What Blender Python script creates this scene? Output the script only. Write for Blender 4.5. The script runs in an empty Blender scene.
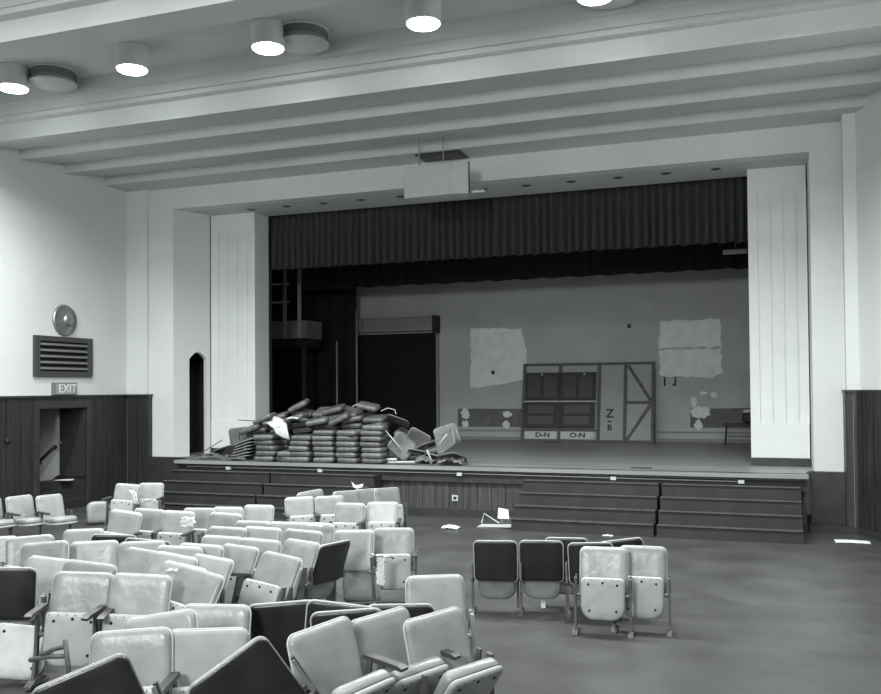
import bpy, bmesh, math, random
from math import sin, cos, pi, radians, atan2, sqrt
from mathutils import Vector, Matrix, Euler
random.seed(7)
SC = bpy.context.scene
COL = SC.collection

# ------------------------------------------------------------------ camera
F, YAW, PITCH, ROLL, CX, CY, H = 900.47, .3505, .0197, .0081, 440.5, 370.26, 2.72
R = Vector((cos(YAW), sin(YAW), 0)); D = Vector((-sin(YAW), cos(YAW), 0)); U = Vector((0, 0, 1))
D2 = D*cos(PITCH)+U*sin(PITCH); U2 = -D*sin(PITCH)+U*cos(PITCH)
R3 = R*cos(ROLL)-U2*sin(ROLL); U3 = R*sin(ROLL)+U2*cos(ROLL)
O = Vector((0, 0, H))
cd = bpy.data.cameras.new('camera'); cam = bpy.data.objects.new('camera', cd); COL.objects.link(cam)
m = Matrix((R3, U3, -D2)).transposed().to_4x4(); m.translation = O
cam.matrix_world = m
cd.sensor_width = 36; cd.sensor_fit = 'HORIZONTAL'; cd.lens = F/881*36; cd.shift_y = (CY-347)/881
cd.clip_end = 200
SC.camera = cam

# ------------------------------------------------------------------ world, light, exposure
w = bpy.data.worlds.new('world'); SC.world = w; w.use_nodes = True
w.node_tree.nodes['Background'].inputs[0].default_value = (.8, .87, .84, 1)
w.node_tree.nodes['Background'].inputs[1].default_value = 0.05
SC.view_settings.view_transform = 'Standard'; SC.view_settings.look = 'None'
SC.view_settings.exposure = 0.2; SC.view_settings.gamma = 1.0; SC.view_settings.use_curve_mapping = False
TINT = (.955, 1.0, .98)
def area(name, loc, size, power, rot=(0, 0, 0), sy=None, spread=180):
    l = bpy.data.lights.new(name, 'AREA'); l.energy = power; l.size = size; l.color = (.985, 1.0, .99)
    l.shape = 'DISK' if sy is None else 'RECTANGLE'
    if sy: l.size_y = sy
    l.spread = radians(spread)
    o = bpy.data.objects.new(name, l); COL.objects.link(o); o.location = loc; o.rotation_euler = rot
    return o
CANX = [-12.83, -10.2, -7.53, -4.84, -2.24, .4]
for x in CANX: area('can_lamp_light', (x, 12.61, 8.14), .4, 255, spread=141)
for x in CANX: area('house_lamp_light', (x, 7.0, 8.14), .4, 210 if x < -12 else 115)
for x in CANX: area('house_lamp_light', (x, 1.5, 8.14), .4, 60)
area('rear_fill_light', (-3.0, -3.5, 5.6), 1.8, 800, Euler((radians(80), 0, radians(22))), 1.6)  # unseen fill added at the rear of the hall to brighten the walls

# ------------------------------------------------------------------ materials
def mat(name, v, rough=.6, noise=0, nscale=5, bump=0, bscale=60, metal=0, spec=.5, emit=0, dark=None, stretch=(1, 1, 1), coat=0):
    m = bpy.data.materials.new(name); m.use_nodes = True; nt = m.node_tree; b = nt.nodes['Principled BSDF']
    c = lambda k: (k*TINT[0], k, k*TINT[2], 1)
    b.inputs['Base Color'].default_value = c(v); b.inputs['Roughness'].default_value = rough
    b.inputs['Metallic'].default_value = metal; b.inputs['Specular IOR Level'].default_value = spec
    b.inputs['Coat Weight'].default_value = coat
    tc = nt.nodes.new('ShaderNodeTexCoord'); mp = nt.nodes.new('ShaderNodeMapping'); mp.inputs['Scale'].default_value = stretch
    nt.links.new(tc.outputs['Object'], mp.inputs[0])
    if noise:
        n = nt.nodes.new('ShaderNodeTexNoise'); n.inputs['Scale'].default_value = nscale; n.inputs['Detail'].default_value = 5
        nt.links.new(mp.outputs[0], n.inputs['Vector'])
        r = nt.nodes.new('ShaderNodeValToRGB'); r.color_ramp.elements[0].position = .3; r.color_ramp.elements[1].position = .7
        r.color_ramp.elements[0].color = c(v*(1-noise) if dark is None else dark); r.color_ramp.elements[1].color = c(v*(1+noise*.6))
        nt.links.new(n.outputs['Fac'], r.inputs[0]); nt.links.new(r.outputs[0], b.inputs['Base Color'])
    if bump:
        n2 = nt.nodes.new('ShaderNodeTexNoise'); n2.inputs['Scale'].default_value = bscale; n2.inputs['Detail'].default_value = 3
        nt.links.new(mp.outputs[0], n2.inputs['Vector'])
        bp = nt.nodes.new('ShaderNodeBump'); bp.inputs['Strength'].default_value = bump; bp.inputs['Distance'].default_value = .02
        nt.links.new(n2.outputs['Fac'], bp.inputs['Height']); nt.links.new(bp.outputs[0], b.inputs['Normal'])
    if emit:
        b.inputs['Emission Color'].default_value = (.95, 1, .97, 1); b.inputs['Emission Strength'].default_value = emit
    return m
M = dict(
    plaster=mat('painted_plaster', .66, .75, .05, .7, .15, 30),
    ceil=mat('ceiling_paint', .56, .8, .05, 1, .05, 30),
    trimw=mat('cream_paint', .72, .6, .03, 2),
    wood=mat('dark_wood_panel', .028, .45, .45, 3, .1, 40, stretch=(6, 6, .5)),
    woodm=mat('stage_front_wood', .06, .4, .45, 3, .1, 40, stretch=(6, 6, .5)),
    woodtrim=mat('dark_wood_trim', .034, .45, .3, 4),
    stage=mat('stage_boards', .27, .38, .25, 1.2, .08, 20, stretch=(.3, 4, 1)),
    floor=mat('dark_floor', .055, .42, .35, 1.3, .1, 12),
    step=mat('step_linoleum', .026, .55, .25, 3, .1, 40),
    nosing=mat('step_nosing', .085, .5, .3, 6),
    black=mat('black_void', .006, .9),
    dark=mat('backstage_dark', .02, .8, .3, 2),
    backwall=mat('backstage_block_wall', .50, .8, .10, 1.1, .15, 14),
    patch=mat('bare_plaster_patch', .88, .85, .10, 3, .2, 20),
    band=mat('blackboard_band', .15, .7, .25, 4),
    glue=mat('glue_daub', .85, .8, .15, 15, .4, 20),
    curtain=mat('dark_velvet', .036, .85, .2, 8),
    border=mat('black_border_cloth', .008, .95),
    vinyl=mat('light_vinyl', .30, .32, .20, 4.5, .35, 7),
    vinylw=mat('worn_light_vinyl', .235, .34, .25, 4.5, .45, 6),
    vinylg=mat('grey_vinyl', .27, .32, .20, 4.5, .35, 7),
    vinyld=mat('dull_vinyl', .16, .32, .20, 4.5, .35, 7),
    piping=mat('pale_piping', .45, .4),
    shell=mat('dark_back_board', .022, .32, .4, 5),
    pan=mat('painted_seat_pan', .38, .42, .16, 7, .05, 30),
    hole=mat('screw_hole', .01, .9),
    iron=mat('cast_iron', .09, .5, .4, 9),
    ironl=mat('light_painted_iron', .30, .5, .3, 9),
    arm=mat('dark_arm_wood', .05, .42, .3, 8),
    cush=mat('dark_cushion_vinyl', .11, .40, .35, 6, .25, 18),
    cush2=mat('brown_cushion_vinyl', .15, .42, .3, 6, .25, 18),
    cloth=mat('white_cloth', .60, .85, .1, 9, .3, 20),
    paper=mat('paper', .75, .8, .05, 5),
    metal=mat('brushed_metal', .35, .32, .2, 12, metal=.7),
    grille=mat('louver_paint', .05, .5),
    slat=mat('louver_slat', .14, .5),
    flatcloth=mat('scenery_canvas', .42, .8, .06, 2.5),
    flatpale=mat('scenery_pale', .66, .8, .1, 5),
    flatwood=mat('scenery_batten', .12, .7, .3, 6),
    paneld=mat('dark_painted_panel', .03, .6, .3, 4),
    ink=mat('black_paint', .01, .6),
    can=mat('lamp_can', .62, .5),
    glow=mat('lamp_glow', .8, .5, emit=20),
    signglow=mat('sign_face', .55, .5),
    grey=mat('grey_paint', .28, .6, .1, 3),
    lgrey=mat('pale_grey_paint', .52, .6, .06, 4),
)

# ------------------------------------------------------------------ mesh helpers
class MB:
    def __init__(s): s.v = []; s.f = []; s.m = []
    def add(s, vs, fs, mi=0):
        b = len(s.v); s.v += [tuple(v) for v in vs]; s.f += [tuple(b+i for i in f) for f in fs]; s.m += [mi]*len(fs); return s
    def box(s, x0, x1, y0, y1, z0, z1, mi=0, T=None):
        vs = [Vector((x, y, z)) for z in (z0, z1) for y in (y0, y1) for x in (x0, x1)]
        if T: vs = [T @ v for v in vs]
        return s.add(vs, [(0, 2, 3, 1), (4, 5, 7, 6), (0, 1, 5, 4), (2, 6, 7, 3), (0, 4, 6, 2), (1, 3, 7, 5)], mi)
    def prism(s, pts, a, b, axis='z', mi=0, T=None):
        n = len(pts)
        def mk(p, h):
            if axis == 'z': return Vector((p[0], p[1], h))
            if axis == 'y': return Vector((p[0], h, p[1]))
            return Vector((h, p[0], p[1]))
        vs = [mk(p, a) for p in pts]+[mk(p, b) for p in pts]
        if T: vs = [T @ v for v in vs]
        fs = [tuple(range(n-1, -1, -1)), tuple(range(n, 2*n))]+[(i, (i+1) % n, n+(i+1) % n, n+i) for i in range(n)]
        return s.add(vs, fs, mi)
    def tube(s, pts, r, n=8, mi=0, closed=False, cap=True):
        pts = [Vector(p) for p in pts]; k = len(pts); vs = []; fs = []
        up = None
        for i, p in enumerate(pts):
            a = pts[(i-1) % k] if (closed or i > 0) else p; b = pts[(i+1) % k] if (closed or i < k-1) else p
            t = (b-a).normalized()
            if up is None: up = Vector((0, 0, 1)) if abs(t.z) < .9 else Vector((1, 0, 0))
            x = t.cross(up).normalized(); y = x.cross(t).normalized(); up = y
            rr = r[i] if isinstance(r, (list, tuple)) else r
            vs += [p+x*cos(2*pi*j/n)*rr+y*sin(2*pi*j/n)*rr for j in range(n)]
        for i in range(k if closed else k-1):
            for j in range(n):
                a = i*n+j; b = i*n+(j+1) % n; c = ((i+1) % k)*n+(j+1) % n; d = ((i+1) % k)*n+j
                fs.append((a, b, c, d))
        if not closed and cap: fs += [tuple(range(n-1, -1, -1)), tuple(range((k-1)*n, k*n))]
        return s.add(vs, fs, mi)
    def lathe(s, prof, T=None, n=28, mi=0):
        vs = []; fs = []
        for (r, z) in prof: vs += [Vector((r*cos(2*pi*j/n), r*sin(2*pi*j/n), z)) for j in range(n)]
        if T: vs = [T @ v for v in vs]
        for i in range(len(prof)-1):
            for j in range(n): fs.append((i*n+j, i*n+(j+1) % n, (i+1)*n+(j+1) % n, (i+1)*n+j))
        fs += [tuple(range(n-1, -1, -1)), tuple(range((len(prof)-1)*n, len(prof)*n))]
        return s.add(vs, fs, mi)
    def mesh(s, name, mats, smooth=False):
        me = bpy.data.meshes.new(name); me.from_pydata(s.v, [], s.f); 
        for m_ in (mats if isinstance(mats, (list, tuple)) else [mats]): me.materials.append(m_)
        for p, i in zip(me.polygons, s.m): p.material_index = i; p.use_smooth = smooth
        bm = bmesh.new(); bm.from_mesh(me); bmesh.ops.recalc_face_normals(bm, faces=bm.faces); bm.to_mesh(me); bm.free()
        me.update(); return me
    def build(s, name, mats, parent=None, smooth=False, bevel=0):
        return link(name, s.mesh(name, mats, smooth), parent, bevel)
def link(name, me, parent=None, bevel=0, mw=None):
    o = bpy.data.objects.new(name, me); COL.objects.link(o)
    if parent: o.parent = parent
    if bevel:
        b = o.modifiers.new('bevel', 'BEVEL'); b.width = bevel; b.segments = 2; b.limit_method = 'ANGLE'
    return o
def tag(o, label, cat, group=None, kind=None):
    o['label'] = label; o['category'] = cat
    if group: o['group'] = group
    if kind: o['kind'] = kind
    return o
def struct(o): o['kind'] = 'structure'; return o
def thing(name, label, cat, loc=(0, 0, 0), rot=(0, 0, 0), group=None):
    o = bpy.data.objects.new(name, None); o.empty_display_size = .2; COL.objects.link(o); o.location = loc; o.rotation_euler = rot
    return tag(o, label, cat, group)
def ray(x, y): return D2+R3*((x-CX)/F)+U3*((CY-y)/F)
def at(x, y, Y=None, Z=None, X=None):
    d = ray(x, y)
    t = (Y/d.y) if Y is not None else ((Z-H)/d.z if Z is not None else X/d.x)
    return O+d*t
def rrect(w, h, r, n=5, rb=None):
    """rounded rectangle outline centred at 0; rb = radius of the lower corners"""
    rb = r if rb is None else rb; pts = []
    for cx, cy, a0, q in ((w/2, h/2, 0, r), (-w/2, h/2, 90, r), (-w/2, -h/2, 180, rb), (w/2, -h/2, 270, rb)):
        for i in range(n+1):
            a = radians(a0+90*i/n)
            pts.append((cx-math.copysign(q, cx)+q*cos(a), cy-math.copysign(q, cy)+q*sin(a)))
    return pts
def pillow(mb, outline, t_front, t_back, curve=0, flare=.0, mi=0, T=None):
    """padded panel in the XZ plane, front towards -Y"""
    n = len(outline); vs = []; fs = []; rings = []
    for sgn, th in ((-1, t_front), (1, t_back)):
        for s_, h in ((1, 0), (.985, .45), (.95, .78), (.86, .96), (.6, 1.0), (.3, 1.0)):
            if sgn == 1 and s_ == 1: continue
            rings.append([(x*s_, sgn*th*h, z*s_) for x, z in outline])
    order = rings[6:][::-1]+rings[:6]
    # order: back inner ... back outer, edge, front outer ... front inner
    for rg in order:
        for (x, y, z) in rg:
            v = Vector((x, y+curve*x*x, z)); vs.append(T @ v if T else v)
    for i in range(len(order)-1):
        for j in range(n): fs.append((i*n+j, i*n+(j+1) % n, (i+1)*n+(j+1) % n, (i+1)*n+j))
    for i0, yy in ((0, t_back), ((len(order)-1)*n, -t_front)):
        c = Vector((0, yy, 0)); vs.append(T @ c if T else c); ci = len(vs)-1
        for j in range(n): fs.append((i0+j, i0+(j+1) % n, ci))
    return mb.add(vs, fs, mi)

def floor_z(Y): return max(0.0, min(.62, (12.0-Y)*.048))

# ------------------------------------------------------------------ SETTING: floor, walls, ceiling
XL, XR = -15.15, 1.9
mb = MB()
ys = [-5, -.92, 12, 20.5]
for a, b in zip(ys, ys[1:]):
    mb.add([(-17.6, a, floor_z(a)), (4, a, floor_z(a)), (4, b, floor_z(b)), (-17.6, b, floor_z(b))], [(0, 1, 2, 3)])
for a, b in zip(ys, ys[1:]):
    mb.add([(-17.6, a, -.3), (4, a, -.3), (4, b, -.3), (-17.6, b, -.3)], [(3, 2, 1, 0)])
struct(mb.build('floor', M['floor']))

def wall_prism(name, pts, z0, z1, material, z0list=None):
    """closed plan polygon extruded upward"""
    m_ = MB(); m_.prism(pts, z0, z1); return struct(m_.build(name, material))
# left wall with the door opening (Y 15.57..17.05, z<2.33)
DY0, DY1, DZ = 15.57, 17.05, 2.33
mb = MB()
mb.box(XL-.2, XL, -5, DY0, -.3, 9); mb.box(XL-.2, XL, DY0, DY1, DZ, 9)
mb.prism([(XL-.2, DY1), (XL, DY1), (XL, 18.5), (-14.53, 18.5), (-14.53, 18.6), (-14.6, 18.8), (XL-.2, 18.8)], -.3, 9)
struct(mb.build('wall_left', M['plaster']))
mb = MB()
mb.prism([(1.34, 18.8), (1.32, 18.1), (1.54, 18.1), (2.35, 16.3), (2.35, -5), (2.6, -5), (2.6, 18.8)], -.3, 9)
struct(mb.build('wall_right', M['plaster']))
mb = MB(); mb.box(-15.35, 2.6, -5.2, -5, -.3, 9); struct(mb.build('wall_rear', M['plaster']))

# proscenium wall: face at Y 18.6, soffit z 7.2, pilaster plane 19.65
mb = MB(); mb.box(-15.0, 1.5, 18.6, 18.95, 7.2, 9.0); struct(mb.build('wall_proscenium', M['plaster']))
mb = MB(); mb.box(-14.57, -13.82, 18.6, 18.8, -.3, 7.2); struct(mb.build('wall_proscenium_left', M['plaster']))
mb = MB(); mb.box(.77, 1.5, 18.6, 20.3, -.3, 7.2); struct(mb.build('wall_proscenium_right', M['plaster']))
mb = MB(); mb.box(-15.0, 1.5, 18.95, 20.3, 7.2, 7.6); struct(mb.build('ceiling_soffit', M['ceil']))
# alcove side wall with the arched stage entrance
A, B_ = Vector((-13.82, 18.6, 0)), Vector((-13.47, 19.66, 0)); L = (B_-A).length; ux = (B_-A).normalized(); nx = Vector((-ux.y, ux.x, 0))
T = Matrix((( ux.x, nx.x, 0, A.x), (ux.y, nx.y, 0, A.y), (0, 0, 1, 0), (0, 0, 0, 1)))
a0, a1, zs, zt = .47, 1.0, 3.50, 3.68
arc = [(a0+(a1-a0)*i/10, zs+(zt-zs)*sin(pi*i/10)) for i in range(11)]
mb = MB()
mb.prism([(0, -.3), (a0, -.3), (a0, zs)]+arc[1:10]+[(a1, zs), (a1, -.3), (L, -.3), (L, 7.2), (0, 7.2)], 0, .12, 'y', T=T)
struct(mb.build('wall_alcove', M['plaster']))
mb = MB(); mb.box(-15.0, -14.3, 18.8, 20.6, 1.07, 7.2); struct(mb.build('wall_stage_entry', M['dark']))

# fluted pilasters
def pilaster(x0, x1, label, z0):
    t = thing('fluted_pilaster', label, 'pilaster', (0, 0, 0), group=None)
    b = MB(); y0, y1 = 19.65, 20.33; w_ = x1-x0
    pts = [(x0, y1), (x0, y0)]
    fl = [.16, .36, .58, .80] 
    for k in range(4):
        c = x0+w_*(.17+.22*k); 
        pts += [(c-.004, y0), (c, y0+.03), (c+.10*w_, y0+.012), (c+.17*w_, y0+.004), (c+.175*w_, y0)]
    pts += [(x1, y0), (x1, y1)]
    b.prism(pts, 1.95, 6.72); b.build('fluted_shaft', M['trimw'], t)
    b = MB(); b.box(x0, x1, y0, y1, 6.72, 7.195); b.build('capital_block', M['trimw'], t)
    b = MB(); b.box(x0, x1, y0-.01, y1, z0+.17, 1.95); b.build('plinth_block', M['trimw'], t)
    b = MB(); b.box(x0-.01, x1+.01, y0-.03, y1+.01, z0, z0+.17); o = b.build('base_board', M['woodtrim'], t); o['label'] = 'dark wooden base board'
    return t
pilaster(-13.44, -12.15, 'cream fluted pilaster on the left edge of the stage, behind the cushion heap', 1.07)
pilaster(-.38, .74, 'white fluted pilaster on the right edge of the stage opening', 1.07)

# sawtooth ceiling over the front rows and the lamp trough behind it
def xprism(name, prof, material, x0=-15.3, x1=2.5):
    b = MB(); b.prism(prof, x0, x1, 'x'); return struct(b.build(name, material))
xprism('ceiling', [(-5, 8.6), (18.8, 8.6), (18.8, 9.0), (-5, 9.0)], M['ceil'])
prof = [(13.5, 8.62), (13.5, 8.33), (13.62, 8.33), (13.62, 8.16), (13.68, 8.16), (13.68, 8.12), (13.66, 8.11), (13.66, 8.07), (13.7, 8.06), (13.82, 8.06), (13.82, 7.72),
        (15.06, 7.93), (15.06, 7.72), (16.38, 7.93), (16.38, 7.72), (17.72, 7.93), (17.72, 7.72), (18.7, 7.72), (18.7, 8.62)]
xprism('ceiling_coves', prof, M['ceil'])
prof = [(10.46, 8.62), (10.46, 7.72), (9.88, 7.72), (9.88, 8.02), (9.7, 8.02), (9.7, 8.1), (9.66, 8.1), (9.66, 8.25), (9.4, 8.25), (9.4, 8.42), (9.15, 8.42), (9.15, 8.62)]
xprism('ceiling_beam', prof, M['ceil'])

# wainscots
def boards(mb, p0, p1, z0f, z1, bw=.13, th=.05, skip=None):
    """vertical boards along p0->p1 (plan), room side is to the right of the direction"""
    p0 = Vector((*p0, 0)); p1 = Vector((*p1, 0)); d = (p1-p0); Ln = d.length; d.normalize(); nn = Vector((d.y, -d.x, 0))
    k = max(1, int(Ln/bw)); w_ = Ln/k
    for i in range(k):
        a = p0+d*(i*w_+.006); b = p0+d*((i+1)*w_-.006); c = (a+b)/2
        if skip and skip(c): continue
        th2 = th+(.012 if i % 3 == 1 else 0)
        z0 = z0f(c.y)
        vs = [a, b, b+nn*th2, a+nn*th2]
        mb.add([(v.x, v.y, z0) for v in vs]+[(v.x, v.y, z1) for v in vs], [(3, 2, 1, 0), (4, 5, 6, 7), (0, 1, 5, 4), (1, 2, 6, 5), (2, 3, 7, 6), (3, 0, 4, 7)])
    return p0, p1, nn
WZ = 2.58
mb = MB()
zf = lambda y: floor_z(y)
boards(mb, (XL, -5), (XL, DY0-.12), zf, WZ); boards(mb, (XL, DY1+.12), (XL, 18.46), zf, WZ)
boards(mb, (XL+.06, 18.5), (-14.46, 18.5), zf, WZ)
mb.box(XL, XL+.05, DY0-.14, DY1+.14, DZ+.16, WZ)
mb.box(-14.52, -14.44, 18.44, 18.59, 0, WZ)
struct(mb.build('wall_left_panelling', M['wood']))
mb = MB()
mb.box(XL, XL+.09, -5, 18.5, WZ, WZ+.045)
mb.prism([(XL, 18.5), (XL, 18.41), (-14.41, 18.41), (-14.41, 18.59), (-14.52, 18.59), (-14.52, 18.5)], WZ, WZ+.045)
struct(mb.build('trim_1', M['woodtrim']))
mb = MB(); boards(mb, (1.33, 18.1), (1.52, 18.08), lambda y: .1, WZ, .07, .04); boards(mb, (1.5, 18.08), (2.33, 16.3), lambda y: .1, WZ, .11, .04); boards(mb, (2.35, 16.3), (2.35, -5), zf, WZ)
mb.box(1.29, 1.33, 18.06, 18.59, 0, WZ)
struct(mb.build('wall_right_panelling', M['wood']))
mb = MB(); mb.prism([(1.27, 18.59), (1.27, 18.02), (1.49, 18.02), (2.28, 16.3), (2.35, 16.3), (1.52, 18.1), (1.3, 18.1), (1.3, 18.59)], WZ, WZ+.045)
mb.prism([(1.22, 18.4), (1.2, 17.98), (1.46, 17.98), (2.25, 16.3), (2.35, 16.3), (1.52, 18.1), (1.3, 18.4)], 0, .12)
struct(mb.build('trim_2', M['woodtrim']))
# dark wood below stage level either side of the stage
mb = MB(); mb.box(.70, 1.30, 18.42, 18.59, 0, 1.08); mb.box(-14.5, -13.2, 18.42, 18.59, 0, 1.08); struct(mb.build('wall_front_wainscot', M['woodtrim']))
mb = MB(); mb.box(.64, 1.24, 18.0, 18.42, 0, .13); mb.box(-14.42, -13.2, 18.25, 18.42, 0, .13); struct(mb.build('baseboard_front', M['wood']))

# the door in the left wall
mb = MB()
for y0, y1 in ((DY0-.14, DY0), (DY1, DY1+.14)): mb.box(XL-.2, XL+.08, y0, y1, -.02, DZ+.16)
mb.box(XL-.2, XL+.08, DY0, DY1, DZ, DZ+.16)
struct(mb.build('trim_3', M['woodtrim'], bevel=.01))
mb = MB(); mb.box(-17.6, -15.35, DY1, DY1+.1, -.3, 3); struct(mb.build('wall_stairwell', M['plaster']))
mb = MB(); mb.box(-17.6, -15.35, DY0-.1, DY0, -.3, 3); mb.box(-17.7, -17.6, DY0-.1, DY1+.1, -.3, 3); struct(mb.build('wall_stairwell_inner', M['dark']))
mb = MB(); mb.box(-17.6, -15.35, DY0-.1, DY1+.1, 2.9, 3.0); struct(mb.build('ceiling_stairwell', M['lgrey']))
mb = MB()
mb.box(-15.45, -15.2, DY0, DY1, -.02, .2); mb.box(-15.7, -15.45, DY0, DY1, -.02, .41); mb.box(-16.05, -15.7, DY0, DY1, -.02, .62)
mb.box(-16.3, -16.05, DY0, DY1, -.02, .41); mb.box(-16.55, -16.3, DY0, DY1, -.02, .2)
struct(mb.build('floor_stairwell_steps', M['step']))
mb = MB(); mb.prism([(-16.1, .62), (-15.95, .72), (-15.16, .72), (-15.16, .0), (-16.9, .0), (-16.9, .08)], DY1-.02, DY1, 'y'); struct(mb.build('trim_4', M['woodtrim']))
o = struct(MB().box(-15.84, -15.12, DY1-.07, DY1-.025, .72, 2.3).build('door_1', M['paneld']))
MB().tube([(-15.8, DY1-.12, 1.5), (-15.8, DY1-.07, 1.5)], .03).build('door_handle', M['metal'], o, True)
t = thing('stair_handrail', 'short dark sloping handrail on the white wall inside the left doorway', 'handrail')
MB().tube([(-16.52, DY1-.08, .99), (-16.0, DY1-.08, 1.40)], .03).build('rail', M['paneld'], t, True)
for x_, z_ in ((-16.50, 1.0), (-16.02, 1.385)): MB().lathe([(.05, 0), (.05, .02), (.02, .03), (.02, .08)], Matrix.Translation((x_, DY1, z_)) @ Matrix.Rotation(pi/2, 4, 'X'), 12).build('bracket', M['paneld'], t, True)
tag(MB().add([(-15.8, 16.75, .632), (-15.45, 16.85, .636), (-15.42, 16.98, .65), (-15.78, 17.0, .632), (-15.8, 16.75, .622), (-15.45, 16.85, .622), (-15.42, 16.98, .622), (-15.78, 17.0, .622)], [(0, 1, 2, 3), (7, 6, 5, 4), (0, 4, 5, 1), (1, 5, 6, 2), (2, 6, 7, 3), (3, 7, 4, 0)]).build('paper_or_light_patch', M['paper']), 'white sheet standing in for light under the door, on the left doorway landing', 'paper')  # thin white slab put in for the strip of light under the door
tag(MB().lathe([(.055, 0), (.06, .02), (.045, .05), (.02, .06)], Matrix.Translation((XL+.05, 14.69, 1.68)) @ Matrix.Rotation(pi/2, 4, 'Y'), 14).build('wall_switch', M['ink'], None, True), 'small round dark fitting on the left panelling beside the doorway', 'switch')

# ------------------------------------------------------------------ stage
SZ = 1.07
mb = MB()
mb.prism([(-13.19, 17.98), (-8, 17.98), (.62, 17.98), (.62, 18.42), (.66, 18.6), (1.5, 20.3), (1.5, 27.4), (-17, 27.4), (-17, 20.4), (-15, 20.4), (-15, 19), (-13.7, 18.6), (-13.19, 18.42)], SZ-.04, SZ)
mb.box(-13.2, .64, 17.78, 18.1, SZ-.07, SZ)
struct(mb.build('floor_stage', M['stage']))
mb = MB(); mb.box(-13.17, .61, 17.90, 18.0, .74, SZ-.07); struct(mb.build('trim_5', M['paneld']))
mb = MB(); mb.box(-13.17, .61, 17.82, 17.9, SZ-.115, SZ-.07); struct(mb.build('trim_6', M['woodtrim']))
mb = MB(); boards(mb, (.61, 18.0), (-13.17, 18.0), lambda y: .15, .80, .16, .02) 
# boards() offsets to the right of the direction; build plainly instead
mb = MB(); k = 0; x = -13.17
while x < .6:
    mb.box(x+.004, min(x+.15, .61), 17.98-(.01 if k % 2 else 0), 18.1, .12, .80); x += .154; k += 1
struct(mb.build('wall_stage_front', M['woodm']))
mb = MB(); mb.box(-13.17, .61, 17.93, 18.1, 0, .17); struct(mb.build('baseboard_stage', M['woodtrim']))
mb = MB(); mb.box(-13.17, .61, 18.1, 18.4, 0, 1.0); struct(mb.build('wall_stage_core', M['dark']))
def steps(x0, x1, label, group=None):
    t = thing('stage_steps', label, 'steps', (x0, 16.6, 0))
    w_ = x1-x0; dep = .30; hs = [.215, .43, .645, .86]
    pr = [(0, 0)]
    for i, h_ in enumerate(hs): pr += [(i*dep, h_), ((i+1)*dep if i < 3 else 1.32, h_)]
    pr += [(1.32, 0)]
    b = MB(); b.prism(pr, 0, w_, 'x'); b.build('step_block', M['step'], t)
    for i, h_ in enumerate(hs):
        b = MB(); b.box(-.01 if 0 else .005, w_-.005, i*dep-.03, i*dep+.04, h_, h_+.018); b.build('nosing', M['nosing'], t)
    return t
steps(-13.05, -10.47, 'leftmost section of dark wooden steps up to the stage, below the cushion heap')
steps(-10.42, -7.92, 'second section of dark stage steps from the left, ending at the board panelling')
steps(-4.66, -2.01, 'third section of dark stage steps, directly right of the board panelling')
steps(-1.95, .50, 'rightmost section of dark stage steps, below the white pilaster')

t = thing('footlight_conduit', 'long thin white pipe with junction boxes along the stage front edge', 'pipe')
MB().tube([(-12.9, 17.86, .93), (-6.2, 17.86, .93), (-.52, 17.86, .915)], .012, 6).build('pipe', M['lgrey'], t, True)
for x_ in (-11.75, -9.38, -6.12, -2.92, -.53): MB().box(x_-.055, x_+.055, 17.82, 17.9, .88, .985).build('junction_box', M['lgrey'], t, bevel=.005)
o = tag(MB().box(-6.33, -6.20, 17.955, 17.98, .34, .46).box(-6.30, -6.23, 17.95, 17.957, .37, .43, 1).build('floor_outlet', [M['lgrey'], M['ink']]), 'small pale outlet plate on the board panelling below the stage', 'outlet')
for (x_, y_, w_, lb) in ((-6.09, 26.2, .45, 'small dark floor grate on the stage in front of the leaning scenery'), (-2.46, 18.45, .42, 'dark slotted floor grate on the stage near its right front edge')):
    b = MB(); b.box(x_-w_/2, x_+w_/2, y_-.07, y_+.07, SZ, SZ+.008)
    for k in range(5): b.box(x_-w_/2+.01, x_+w_/2-.01, y_-.06+k*.027, y_-.05+k*.027, SZ+.008, SZ+.014)
    tag(b.build('floor_grate', M['ink']), lb, 'grate')

# ------------------------------------------------------------------ backstage
BY = 27.36
mb = MB(); mb.box(-17, 1.5, BY, BY+.2, SZ-.1, 9); bw = struct(mb.build('wall_stage_back', M['backwall']))
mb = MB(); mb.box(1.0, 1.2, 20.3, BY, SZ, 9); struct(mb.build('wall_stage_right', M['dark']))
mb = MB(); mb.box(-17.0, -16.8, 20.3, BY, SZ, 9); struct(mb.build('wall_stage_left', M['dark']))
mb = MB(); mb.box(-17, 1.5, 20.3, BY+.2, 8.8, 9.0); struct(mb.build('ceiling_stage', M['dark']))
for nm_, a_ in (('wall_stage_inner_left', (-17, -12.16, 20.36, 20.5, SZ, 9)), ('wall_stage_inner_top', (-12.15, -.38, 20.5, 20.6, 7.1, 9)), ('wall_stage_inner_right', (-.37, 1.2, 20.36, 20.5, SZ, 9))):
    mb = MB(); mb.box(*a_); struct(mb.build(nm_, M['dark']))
mb = MB(); mb.box(-9.7, -7.3, BY-.03, BY, SZ, SZ+.1); mb.box(-9.9, -7.3, BY-.04, BY, SZ+.28, SZ+.32); mb.box(-3.15, 1.0, BY-.03, BY, SZ, SZ+.1); mb.box(-3.15, 1.0, BY-.05, BY, SZ+.28, SZ+.31); struct(mb.build('baseboard_back', M['grey']))

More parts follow.
